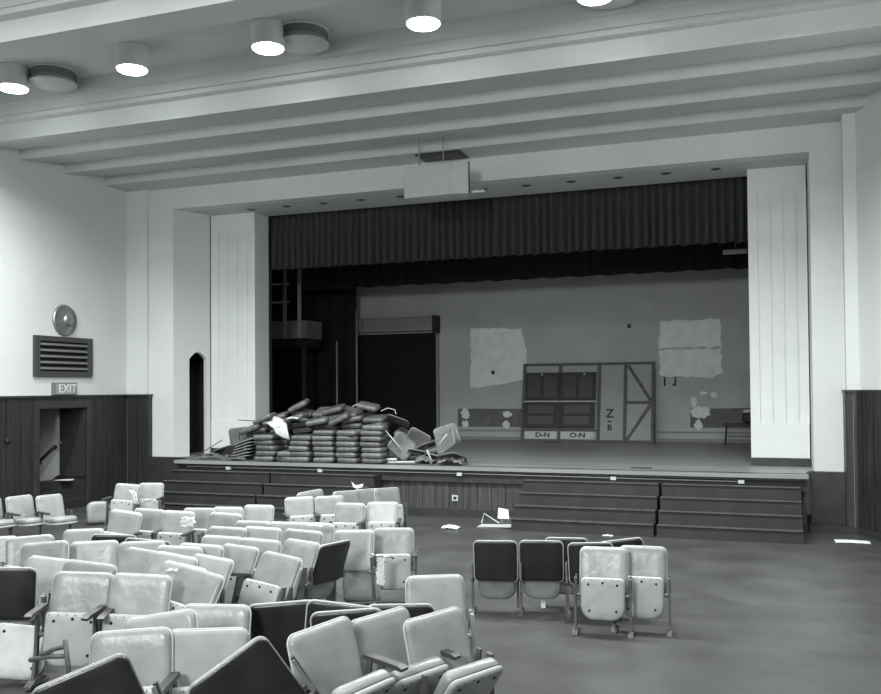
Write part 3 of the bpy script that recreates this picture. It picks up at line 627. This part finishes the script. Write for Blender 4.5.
ROWS = [
 # px, py, phi, roll, lean, seat, arms, vinyl, label
 (-14, 498, 32, 0, 0, 'down', 'L', G, 'grey seat at the left frame edge with its cushion down, against the left panelling'),
 (18, 496, 32, 0, 0, 'down', 'L', G, 'left one of two grey seats with cushions down by the left doorway'),
 (48, 495, 32, 0, 0, 'down', 'L', G, 'right one of two grey seats with cushions down by the left doorway'),
 (129, 484, -24, 4, 0, 'up', 'L', G, 'grey seat near the stage steps, left of the pair hung with a white rag'),
 (152, 483, -20, 0, 0, 'up', 'R', G, 'grey seat near the stage steps, right of the pair hung with a white rag'),
 (128, 511, -32, 6, 0, 'up', 'R', V, 'leaning pale seat in front of the rag-hung pair, left end of its row'),
 (151, 509, -26, 3, 0, 'up', 'R', V, 'pale seat in the short row before the left steps, second from its left end'),
 (180, 511, -26, 2, 0, 'up', 'R', V, 'pale seat with a white sheet on its arm, before the left steps'),
 (200, 508, -22, 0, 0, 'up', '', V, 'pale seat right behind the one with the white sheet'),
 (229, 507, -22, 0, 0, 'up', '', V, 'pale seat before the second steps section, left of two in the row end'),
 (260, 505, -22, 0, 0, 'up', 'R', V, 'bright pale seat standing alone at a row end before the steps'),
 (227, 513, -24, 3, 0, 'none', '', V, 'low pale backrest standing in front of the left seat of two'),
 (299, 497, 12, 0, 0, 'up', 'L', G, 'grey upright seat left of the small gap in the far row'),
 (329, 496, 14, 0, 0, 'up', 'L', V, 'marked pale seat with one arm right of the gap in the far row'),
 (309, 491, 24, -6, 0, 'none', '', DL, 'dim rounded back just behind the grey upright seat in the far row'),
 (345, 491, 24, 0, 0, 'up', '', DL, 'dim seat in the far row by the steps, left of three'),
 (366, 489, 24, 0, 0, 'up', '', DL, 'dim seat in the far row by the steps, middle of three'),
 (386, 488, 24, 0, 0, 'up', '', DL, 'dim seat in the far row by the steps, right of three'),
 (351, 503, -20, 0, 0, 'up', 'R', V, 'pale seat left of the last seat in the second far row'),
 (383, 502, -6, 0, 0, 'up', 'R', V, 'pale seat with screw heads on its pan, last of the second far row'),
 (85, 529, -24, -2, 0, 'up', '', V, 'pale seat behind the one with the puffed cushion, left middle'),
 (30, 536, -6, -2, 0, 'up', 'L', V, 'pale seat second from the left frame edge, behind the tall bright one'),
 (-6, 537, -6, 0, 0, 'up', 'L', V, 'pale seat cut by the left frame edge, middle row'),
 (46, 542, -24, -5, 0, 'up', '', V, 'tall bright seat tilted slightly, left part of the middle rows'),
 (95, 541, -6, 0, 0, 'down', '', V, 'pale seat with a puffed cushion folded down, left middle'),
 (114, 535, 172, -4, 0, 'up', '', V, 'dark-backed seat turned to the stage, left of two in the left middle'),
 (148, 540, 168, -7, 0, 'up', '', V, 'dark-backed seat turned to the stage, right of two in the left middle'),
 (143, 541, -20, -2, 4, 'none', '', V, 'pale backrest with bright piping before the right dark back'),
 (148, 550, -40, 4, -14, 'up', '', V, 'pale seat slanting to the right, left of centre'),
 (181, 546, -24, 2, 0, 'up', '', V, 'pale seat behind two slanting ones, left of centre'),
 (180, 555, -40, 5, -14, 'up', 'R', V, 'pale seat slanting right with a bright rag at its corner'),
 (93, 562, -28, 6, 0, 'none', '', V, 'low slanted pale backrest behind the big paired seats'),
 (53, 558, -40, 3, -14, 'none', '', V, 'slanting pale seat behind the left of the big paired seats'),
 (254, 521, -24, 0, 0, 'up', '', V, 'pale seat in the thick of the middle rows, behind the low left pair'),
 (288, 522, -24, 0, 0, 'up', '', V, 'pale seat with flat top edge just left of the white scrap'),
 (317, 523, -22, 0, 0, 'up', '', V, 'pale seat with flat top edge just right of the white scrap'),
 (229, 527, -24, 2, 0, 'up', '', V, 'left of three pale seats in the centre row'),
 (264, 527, -24, 2, 0, 'up', '', V, 'middle of three pale seats in the centre row'),
 (305, 530, -24, 3, 0, 'up', '', V, 'right of three pale seats in the centre row'),
 (224, 536, -24, 2, 0, 'up', '', V, 'low pale seat in front of the centre row, left'),
 (262, 539, -26, 3, 0, 'up', '', V, 'low pale seat in front of the centre row, middle'),
 (305, 541, -40, 2, -14, 'up', '', V, 'pale seat slanting right beside the dark side-on back'),
 (203, 544, -24, 3, 0, 'up', '', V, 'pale seat left behind the slanting bunch near the centre'),
 (243, 546, -40, 2, -14, 'up', '', V, 'pale seat in the slanting bunch, the rearmost of it'),
 (216, 557, -40, 4, -14, 'up', '', V, 'pale seat with a small white spot on its back, in the slanting bunch'),
 (188, 565, -40, 6, -14, 'up', '', V, 'pale seat lowest in the slanting bunch'),
 (285, 555, -40, 5, -14, 'up', 'L', V, 'bright tilted seat with its riveted pan showing, picture centre left'),
 (355, 530, -18, -2, 0, 'none', '', V, 'pale seat behind the dark side-on back'),
 (394, 528, -4, 0, 0, 'up', 'LR', V, 'pale seat with a white strap hanging from its arm'),
 (337, 543, -134, 0, -8, 'up', '', V, 'dark-backed seat turned side-on amid pale ones'),
 (6, 568, 168, -4, 0, 'up', '', V, 'large dark-backed seat at the left frame edge'),
 (86, 572, -18, 3, 0, 'up', 'LR', V, 'big pale seat with a white pan and two dark arms, left of the paired ones'),
 (144, 574, -20, 3, 0, 'up', 'L', V, 'big pale seat with a white pan, right of the paired ones'),
 (205, 571, -40, 9, -14, 'up', '', V, 'pale seat slanting far to the right with a small pan beside it'),
 (218, 604, -20, 0, 0, 'none', '', G, 'round-topped grey backrest in front of the slanting bunch'),
 (162, 613, -26, -10, 0, 'none', '', V, 'round-topped pale backrest behind the bright near seat'),
 (133, 629, -20, -4, 0, 'up', 'R', V, 'bright near seat with one dark arm, lower left'),
 (208, 628, -2, 2, 0, 'up', '', V, 'bright near seat half hidden by the large dark tilted back'),
 (281, 603, 170, 4, 0, 'up', '', V, 'dark-backed seat with pale trim behind the near grey pair, leftmost'),
 (342, 604, 172, -7, 0, 'up', '', V, 'dark-backed seat with pale trim behind the near grey pair, slanted middle one'),
 (346, 611, 176, 3, 0, 'none', '', V, 'thin dark backrest overlapping the slanted dark one'),
 (400, 605, 178, 0, 0, 'up', '', V, 'dark-backed seat with pale trim behind the near grey pair, rightmost'),
 (316, 625, 38, -5, 0, 'half', 'R', G, 'large near grey seat, left of the pair, seat half lowered'),
 (376, 613, 38, -3, 0, 'half', 'R', G, 'large near grey seat, right of the pair, with a dark arm beside it'),
 (430, 613, 38, -3, 0, 'half', '', G, 'grey seat just right of the near pair'),
 (434, 575, 8, 0, 0, 'up', '', V, 'pale seat alone right of the strap-hung seat'),
 (76, 672, 172, 20, 0, 'up', 'n', V, 'dark round-cornered back at the bottom left edge of the picture'),
 (224, 662, 182, 33, 0, 'up', 'n', V, 'largest dark tilted back at the bottom of the picture'),
 (495, 541, 176, 0, 0, 'up', '', V, 'dark-backed seat before the open floor, left of the front pair'),
 (541, 541, 178, 0, 0, 'up', '', V, 'dark-backed seat before the open floor, right of the front pair'),
 (566, 538, 178, 0, 0, 'up', '', V, 'dark-backed seat peeping over the front pair'),
 (590, 543, 180, 2, 0, 'up', '', V, 'dark-backed seat beside the pale one, before the right steps'),
 (604, 547, -4, 0, 0, 'up', '', V, 'pale seat before the right steps, left of two'),
 (643, 546, -4, 0, 0, 'up', '', V, 'pale seat before the right steps, right of two'),
 (620, 540, 182, 8, 0, 'none', '', V, 'slanted dark back with pale edge behind the two pale seats'),
]
CHAIRS = []
for i, (px, py, phi, roll, lean, seat, arms, vin, lb) in enumerate(ROWS):
    if vin == V and i % 5 in (1, 3): vin = 'vinylw'
    o = make_chair(lb, seat, arms, vin, std='ironl' if i % 5 == 0 else 'iron')
    place(o, px, py, phi, roll, lean); CHAIRS.append(o)

# loose seat pans and scraps in the hall
def loose_pan(px, py, phi, rx, ry, label, h=.3, vin='vinyl', pan='pan'):
    t = thing('loose_seat_cushion', label, 'seat cushion')
    b = MB(); pillow(b, SO, .028, .02)
    for x, z in ((-.15, .15), (.15, .15), (-.14, -.12), (.14, -.12)): b.lathe([(.013, -.0005), (.013, .0025), (.006, .003)], Matrix.Translation((x, -.0285, z)) @ Matrix.Rotation(pi/2, 4, 'X'), 8, 1)
    b.build('seat_pan', [M[pan], M['hole']], t, True)
    b = MB(); pillow(b, SO, .005, .09, T=Matrix.Translation((0, .022, 0))); b.build('padding', M[vin], t, True)
    b = MB(); b.box(-.235, -.225, -.02, .05, -.05, .06); b.box(.225, .235, -.02, .05, -.05, .06); b.build('hinge_plate', M['iron'], t)
    d = ray(px, py); dist = 6.
    for _ in range(30):
        P = O+d*dist; fz = floor_z(P.y)+h; dist += (fz-P.z)/d.z*.8
    P = O+d*dist; yaw = atan2(-P.x, P.y)+radians(phi)
    t.matrix_world = Matrix.Translation(P) @ Matrix.Rotation(yaw, 4, 'Z') @ Matrix.Rotation(radians(ry), 4, 'Y') @ Matrix.Rotation(radians(rx), 4, 'X')
    return t
loose_pan(19, 652, -18, -22, 8, 'loose white seat pan tipped on edge at the bottom left corner', .26)
loose_pan(181, 604, -20, -14, 12, 'small loose riveted pan leaning among slanting pale seats', .26)
loose_pan(362, 583, 0, 172, 0, 'round-bottomed grey cushion standing left of the white strap', .25, 'vinylg')
loose_pan(98, 512, 10, 176, 0, 'grey rounded cushion standing left of the rag-hung pair', .25, 'vinylg')
loose_pan(122, 511, 0, 172, 4, 'grey rounded cushion standing right beside the other one by the doorway', .25, 'vinylg')
t = thing('seat_bracket', 'broken iron seat arm and bracket lying over the loose white pan', 'bracket')
P = at(62, 650, Z=.85)
for p0, p1 in (((42, 655), (66, 646)), ((65, 640), (71, 692)), ((30, 660), (66, 656))):
    a = at(*p0, Y=P.y); b_ = at(*p1, Y=P.y)
    MB().tube([a, (a+b_)/2+Vector((0, 0, .01)), b_], .018, 8).build('bar', M['iron'], t, True)

def crumple(name, label, cat, cx, cy, cz, sx, sy, sz, material, seed=1, n=12, parent=None):
    rnd = random.Random(seed); vs = []; fs = []
    for j in range(n+1):
        for i in range(n+1):
            u = i/n*2-1; v = j/n*2-1
            vs.append((cx+u*sx+rnd.uniform(-.06, .06)*sx, cy+v*sy+rnd.uniform(-.06, .06)*sy, cz+sz*(1-.5*(u*u+v*v))*rnd.uniform(.3, 1)))
    for j in range(n):
        for i in range(n): a = j*(n+1)+i; fs.append((a, a+1, a+n+2, a+n+1))
    o = MB().add(vs, fs).build(name, material, parent, True); s_ = o.modifiers.new('t', 'SOLIDIFY'); s_.thickness = .004
    return tag(o, label, cat) if label else o
P = at(451, 528, Z=.01); crumple('crumpled_paper', 'small crumpled white paper on the open floor below the stage front', 'paper', P.x, P.y, .01, .17, .12, .07, M['paper'], 2)
P = at(852, 541, Z=0); crumple('paper_or_light_patch', 'pale sheet of paper on the floor in the right corner', 'paper', P.x, P.y-.1, .005, .28, .16, .02, M['paper'], 3)
P = at(611, 533, Z=0); crumple('paper_or_light_patch', 'tiny white scrap on the floor before the right steps', 'paper', P.x, P.y-.35, .005, .09, .06, .02, M['paper'], 4)
t = thing('broken_board', 'broken pale board and dark bracket on the floor beside the right steps', 'debris', (*at(495, 527, Z=0).xy, 0))
MB().prism([(-.34, 0), (.35, .02), (.30, .05), (-.30, .03)], -.10, .10, 'y').build('board', M['lgrey'], t)
MB().tube([(-.3, .08, .05), (-.25, .1, .24), (0.05, .12, .06)], .012, 6).build('bent_strip', M['lgrey'], t)
MB().box(.05, .4, .15, .35, 0, .16).build('block', M['iron'], t, bevel=.02)
tag(MB().prism([(-.1, 0), (.12, 0), (.1, .17), (-.09, .2)], -.02, .02, 'y', T=Matrix.Translation((-4.8, 16.52, .23)) @ Matrix.Rotation(radians(-8), 4, 'X')).build('paper_bag', M['paper']), 'small white paper propped against the left end of the right steps', 'paper')

def ribbon(name, pts, w_, label, material, seed=1, cat='rag'):
    """hanging crumpled strip through photograph-plane points already in world space"""
    rnd = random.Random(seed); vs = []; fs = []; k = 6
    P_ = []
    for a, b in zip(pts, pts[1:]):
        for i in range(5): P_.append(Vector(a).lerp(Vector(b), i/5))
    P_.append(Vector(pts[-1]))
    for p in P_:
        ww = w_*rnd.uniform(.7, 1.15)
        for j in range(k+1):
            u = j/k-.5; vs.append(p+R*u*ww+D*(.02*sin(j*2.1+rnd.uniform(-.6, .6)))+Vector((0, 0, rnd.uniform(-.01, .01))))
    for i in range(len(P_)-1):
        for j in range(k): a = i*(k+1)+j; fs.append((a, a+1, a+k+2, a+k+1))
    o = MB().add(vs, fs).build(name, material, None, True); s_ = o.modifiers.new('t', 'SOLIDIFY'); s_.thickness = .006
    return tag(o, label, cat)
def chairfront(i, off=-.2):
    return CHAIRS[i].matrix_world.translation
c = CHAIRS[[r[0:2] for r in ROWS].index((394, 528))].matrix_world.translation; dd = (c-O).dot(D2)-.5
pp = lambda x_, y_, q=0: O+ray(x_, y_)*(dd+q)
ribbon('cloth_strap', [pp(381, 557), pp(381, 566), pp(380, 574), pp(381, 586)], .10, 'white twisted strap hanging down from the arm of a pale seat', M['paper'], 5)
ribbon('canvas_flap', [pp(369, 554), pp(380, 556), pp(391, 557)], .05, 'narrow pale rag laid across the pale seat with the strap', M['cloth'], 6)
c = CHAIRS[3].matrix_world.translation; dd = (c-O).dot(D2)-.30
ribbon('white_rag', [pp(131, 490), pp(134, 496), pp(136, 504)], .12, 'white rag draped over the seat pair near the left doorway', M['cloth'], 7)
ribbon('white_rag', [pp(136, 502), pp(144, 502), pp(151, 499)], .09, 'white rag tail stretched between the grey seat pair', M['cloth'], 8)
c = CHAIRS[7].matrix_world.translation; dd = (c-O).dot(D2)-.22
ribbon('white_sheet', [pp(188, 517), pp(188, 522), pp(187, 527)], .22, 'white sheet of paper lying against a pale seat before the steps', M['paper'], 9, 'paper')
c = CHAIRS[16].matrix_world.translation; dd = (c-O).dot(D2)+.2
tag(MB().prism([(-.10, .10), (-.04, .04), (.0, .03), (.12, .06), (.10, .0), (0, -.03), (-.07, 0)], -.01, .01, 'y', T=Matrix.Translation(pp(357, 487)) @ Matrix.Rotation(YAW, 4, 'Z')).build('torn_paper', M['paper'], None), 'small torn white paper sticking up behind the dim far seats', 'paper')
for (x_, y_, i_, lb) in ((317, 526, 35, 'white scrap lying on a pale seat top in the middle rows'), (178, 571, 30, 'small bright rag tucked beside a slanting seat')):
    c = CHAIRS[i_].matrix_world.translation; dd = (c-O).dot(D2)-.28
    q = pp(x_, y_); crumple('cloth_scrap', lb, 'rag', q.x, q.y, q.z, .09, .06, .05, M['paper'], 11)

# ------------------------------------------------------------------ heap of cushions on the stage
def cushion_mesh(v, key):
    b = MB(); T = Matrix.Rotation(pi/2, 4, 'X')
    pillow(b, rrect(.50, .46, .07, 5), .055, .06, T=Matrix.Translation((0, 0, .06)) @ T); return b.mesh('seat_cushion', M[v], True)
def seam_mesh():
    b = MB(); b.tube([(x, z, .06) for x, z in rrect(.505, .465, .07, 5)], .006, 5, closed=True); return b.mesh('seam', M['cush'], True)
cm = [cushion_mesh('cush', 0), cushion_mesh('cush2', 1)]; sm = seam_mesh()
ordn = ['bottom', 'second', 'third', 'fourth', 'fifth', 'sixth', 'seventh', 'eighth', 'ninth', 'tenth', 'eleventh', 'twelfth', 'thirteenth']
def cushion(x, y, z, rot, label, group, k=0):
    o = link('seat_cushion', cm[k]); o.location = (x, y, z); o.rotation_euler = rot; tag(o, label, 'seat cushion', group)
    s_ = link('seam', sm, o); return o
stacks = []
rowsdef = [
 ('front', 18.16, [(268, 5), (289, 2), (303, 5), (326, 6), (350, 6), (374, 7)], ['leftmost', 'low second', 'third', 'fourth', 'fifth', 'rightmost']),
 ('middle', 18.68, [(259, 6), (283, 7), (307, 7), (331, 8), (354, 8), (377, 8)], ['leftmost', 'second', 'third', 'fourth', 'fifth', 'rightmost']),
 ('rear', 19.20, [(279, 8), (303, 9), (326, 9), (349, 9), (372, 8)], ['leftmost', 'second', 'third', 'fourth', 'rightmost']),
]
rnd = random.Random(21)
for rn, Yr, lst, nm in rowsdef:
    for (pxx, n_), nn_ in zip(lst, nm):
        X0 = at(pxx, 455, Y=Yr).x; z = SZ+.002; jx = 0
        for l in range(n_):
            tilt = 0; top = l >= n_-2
            rx = ry = 0.0
            if top and rn != 'front': ry = rnd.uniform(-.30, .30)*(.6 if l < n_-1 else 1.1); rx = rnd.uniform(-.1, .35)*(l-n_+2+.3)
            else: ry = rnd.uniform(-.03, .03); rx = rnd.uniform(-.02, .02)
            rz = rnd.uniform(-.12, .12)+(.3 if top else 0)*rnd.uniform(-1, 1)
            jx = rnd.uniform(-.03, .03)
            dzt = abs(sin(ry))*.22+abs(sin(rx))*.2
            cushion(X0+jx, Yr+rnd.uniform(-.02, .03), z+dzt*.5, (rx, ry, rz),
                    'dark seat cushion, %s from below, %s stack in the %s row of heap' % (ordn[l] if l else 'lowest', nn_, rn), 'seat cushions heaped on the stage', rnd.choice((0, 0, 1)))
            z += .117+dzt*.75
for i, (x_, y_, Yq, rx, ry, rz, lb) in enumerate((
    (410, 457, 18.7, .0, .05, .3, 'dark cushion flat on the stage just right of the stacks'),
    (430, 457, 18.75, .0, -.05, .2, 'dark cushion flat on the stage under the right tangle'),
    (452, 458, 18.6, .0, .05, -.2, 'dark cushion flat on the stage at the far right end'),
    (412, 449, 18.7, .25, .3, .3, 'dark cushion tilted on the flat one right of the stacks'),
    (436, 449, 18.8, .2, -.3, .2, 'dark cushion tilted under the right tangle'),
    (405, 436, 18.9, .3, .5, .2, 'dark cushion sliding down behind the leaning board'))):
    P = at(x_, y_, Y=Yq); cushion(P.x, P.y, max(P.z-.05, SZ+.003), (rx, ry, rz), lb, 'seat cushions heaped on the stage', i % 2)
# extra tilted cushions thrown on top
for i, (x_, y_, Yq, rx, ry, rz, lb) in enumerate((
    (252, 431, 18.45, .15, -.35, .2, 'dark cushion tilted on the left slope of the heap, the lowest thrown one'),
    (266, 421, 18.6, .1, -.4, .1, 'dark cushion tilted on the left slope of the heap, beside the white cloth'),
    (297, 420, 18.3, .1, -.25, .1, 'dark cushion tilted just right of the white cloth'),
    (318, 424, 18.35, .1, -.2, .3, 'dark cushion lying askew above the fourth front stack'),
    (341, 421, 18.4, .2, -.45, .2, 'dark cushion tilted steeply above the fifth front stack'),
    (300, 408, 19.0, .2, -.45, .2, 'dark cushion steeply tilted on the upper left crest of the heap'),
    (335, 412, 18.8, .2, -.25, .1, 'dark cushion on the crest above the middle of the heap'),
    (368, 409, 18.9, .15, .2, .2, 'dark cushion on the right crest of the heap'))):
    P = at(x_, y_, Y=Yq); cushion(P.x, P.y, P.z, (rx, ry, rz), lb, 'seat cushions heaped on the stage', i % 2)
for x_, y_, Yq, a_, lb in ((452, 452, 18.25, (.30, .2, .30), 'dark crumpled vinyl cover at the right end of the heap'), (425, 456, 18.3, (.22, .15, .22), 'dark crumpled vinyl cover between the leaning board and the right end'), (216, 457, 18.4, (.38, .2, .16), 'dark crumpled vinyl cover at the far left foot of the heap')):
    P = at(x_, y_, Y=Yq); crumple('vinyl_cover', lb, 'seat cover', P.x, P.y, SZ+.01, *a_, M['cush2'], 31+int(x_))
# curved backs, nested, at the left
def curved_back(name, x, y, z, rot, label, material='cush2', w_=.52, h_=.46, c_=.55, grp='curved backs on the stage'):
    b = MB(); pillow(b, rrect(w_, h_, .08, 5), .018, .015, curve=-c_)
    o = b.build(name, M[material], None, True)
    o.location = (x, y, z); o.rotation_euler = rot; tag(o, label, 'chair back', grp)
    e = MB(); e.tube([(px_, -c_*px_*px_, pz_) for px_, pz_ in rrect(w_, h_, .08, 5)], .007, 5, closed=True); e.build('edge_trim', M['grey'], o, True)
    return o
for k in range(6):
    P = at(243, 460, Y=18.25)
    curved_back('curved_chair_back', P.x+.03*k-.05, 18.3, SZ+.10+.075*k, (pi/2+.05, -.22-.02*k, .1), 'curved dark chair back in the nested pile left of the stacks, %s from below' % (ordn[k] if k else 'lowest'))
for (x_, y_, Yq, rot, lb) in (
    (226, 448, 18.5, (1.4, -.3, .2), 'dark chair back lying flat at the far left of the heap'),
    (212, 454, 18.5, (1.55, -.12, -.3), 'dark chair back lying lowest at the left foot of the heap'),
    (240, 437, 18.7, (.1, -.1, .1), 'grey chair back standing upright at the left of the heap'),
    (402, 446, 18.35, (-.35, .75, .35), 'dark board back leaning against the right stacks'),
    (398, 420, 18.7, (1.2, .35, .3), 'dark chair back hanging off the top right of the heap'),
    (446, 441, 18.45, (-.5, -.55, -.2), 'worn grey chair back propped at the right end of the heap'),
    (447, 436, 18.75, (-.15, -.3, .3), 'dark chair back behind the propped grey one at the right end'),
    (452, 456, 18.2, (1.25, -.2, -.3), 'dark crumpled back lying lowest at the right end of the heap'),
    (437, 456, 18.5, (1.4, .25, .3), 'dark chair back under the propped grey one'),
    (418, 440, 18.75, (.3, .5, .2), 'dark chair back upright in the dip right of the stacks'),
    (428, 446, 18.85, (1.1, -.3, .5), 'dark chair back tilted between the dip and the propped grey one'),
    (420, 452, 18.5, (1.3, .2, .3), 'dark chair back lying between the leaning board and the right end')):
    P = at(x_, y_, Y=Yq); curved_back('chair_back', P.x, P.y, max(P.z, SZ+.12), rot, lb, 'cush2' if 'grey' in lb else 'cush', c_=.45, grp='loose chair backs on the stage')
for (p0, p1, Yq, r, lb) in (
    ((239, 440), (240, 428), 18.3, .012, 'short upright iron bar at the left of the heap'),
    ((238, 420), (258, 421), 18.6, .012, 'thin iron bar lying across the left top of the heap'),
    ((195, 457), (222, 440), 18.3, .012, 'thin sloping iron bar at the far left foot of the heap'),
    ((385, 430), (402, 450), 18.2, .014, 'pale-edged bar along the leaning board'),
    ((427, 450), (432, 462), 18.1, .016, 'short pale leg sticking up at the right end of the heap'),
    ((438, 446), (447, 434), 18.3, .016, 'pale bar on the worn grey chair back'),
    ((455, 456), (472, 458), 18.4, .010, 'thin dark rod pointing right from the heap, upper'),
    ((455, 460), (468, 462), 18.3, .010, 'thin dark rod pointing right from the heap, lower'),
    ((387, 459.5), (397, 459.5), 18.2, .03, 'short pale slat on the floor beside the right stack, upper'),
    ((388, 462.5), (415, 462), 18.1, .025, 'longer pale slat on the floor beside the right stack')):
    a = at(*p0, Y=Yq); b_ = at(*p1, Y=Yq); a.z = max(a.z, SZ+r); b_.z = max(b_.z, SZ+r)
    tag(MB().tube([a, (a+b_)/2, b_], r, 8).build('iron_bar', M['lgrey'] if 'pale' in lb else M['iron'], None, True), lb, 'bar', 'loose bars in the heap on the stage')
def wire(p, Yq, lb):
    pts = [at(x_, y_, Y=Yq+dq) for x_, y_, dq in p]
    tag(MB().tube(pts, .010, 6).build('wire_loop', M['lgrey'], None, True), lb, 'wire')
wire([(352, 407, 0), (358, 403.5, .1), (364, 404, .2), (368, 409, .1)], 18.7, 'pale curved wire on the crest of the heap')
wire([(381, 411, 0), (388, 408, .1), (395, 410, .2), (396, 414, 0)], 18.6, 'pale curved wire at the top right of the heap')
# white cloth over the heap
n = 14; vs = []; fs = []; rr_ = random.Random(5)
outl = [(265, 423), (272, 421), (274, 416), (280, 418), (286, 421), (287, 428), (289, 436), (290, 440), (283, 438), (276, 434), (273, 428), (269, 425)]
cen = (280, 427)
vs = []; rings = 5
for k in range(rings+1):
    for (x_, y_) in outl:
        f_ = 1-k/rings*.98
        P = at(cen[0]+(x_-cen[0])*f_, cen[1]+(y_-cen[1])*f_, Y=17.90+(.28 if y_ < 424 else 0)*f_+rr_.uniform(-.03, .03)); vs.append(P)
for k in range(rings):
    m_ = len(outl)
    for j in range(m_): fs.append((k*m_+j, k*m_+(j+1) % m_, (k+1)*m_+(j+1) % m_, (k+1)*m_+j))
o = MB().add(vs, fs).build('white_cloth', M['cloth'], None, True); s_ = o.modifiers.new('t', 'SOLIDIFY'); s_.thickness = .012
tag(o, 'crumpled white cloth hanging over the cushion stacks on the stage', 'cloth')
P = at(294, 419, Y=18.05); crumple('cloth_scrap', 'small white rag on the heap right of the hanging cloth', 'rag', P.x, P.y, P.z, .14, .1, .06, M['cloth'], 15)
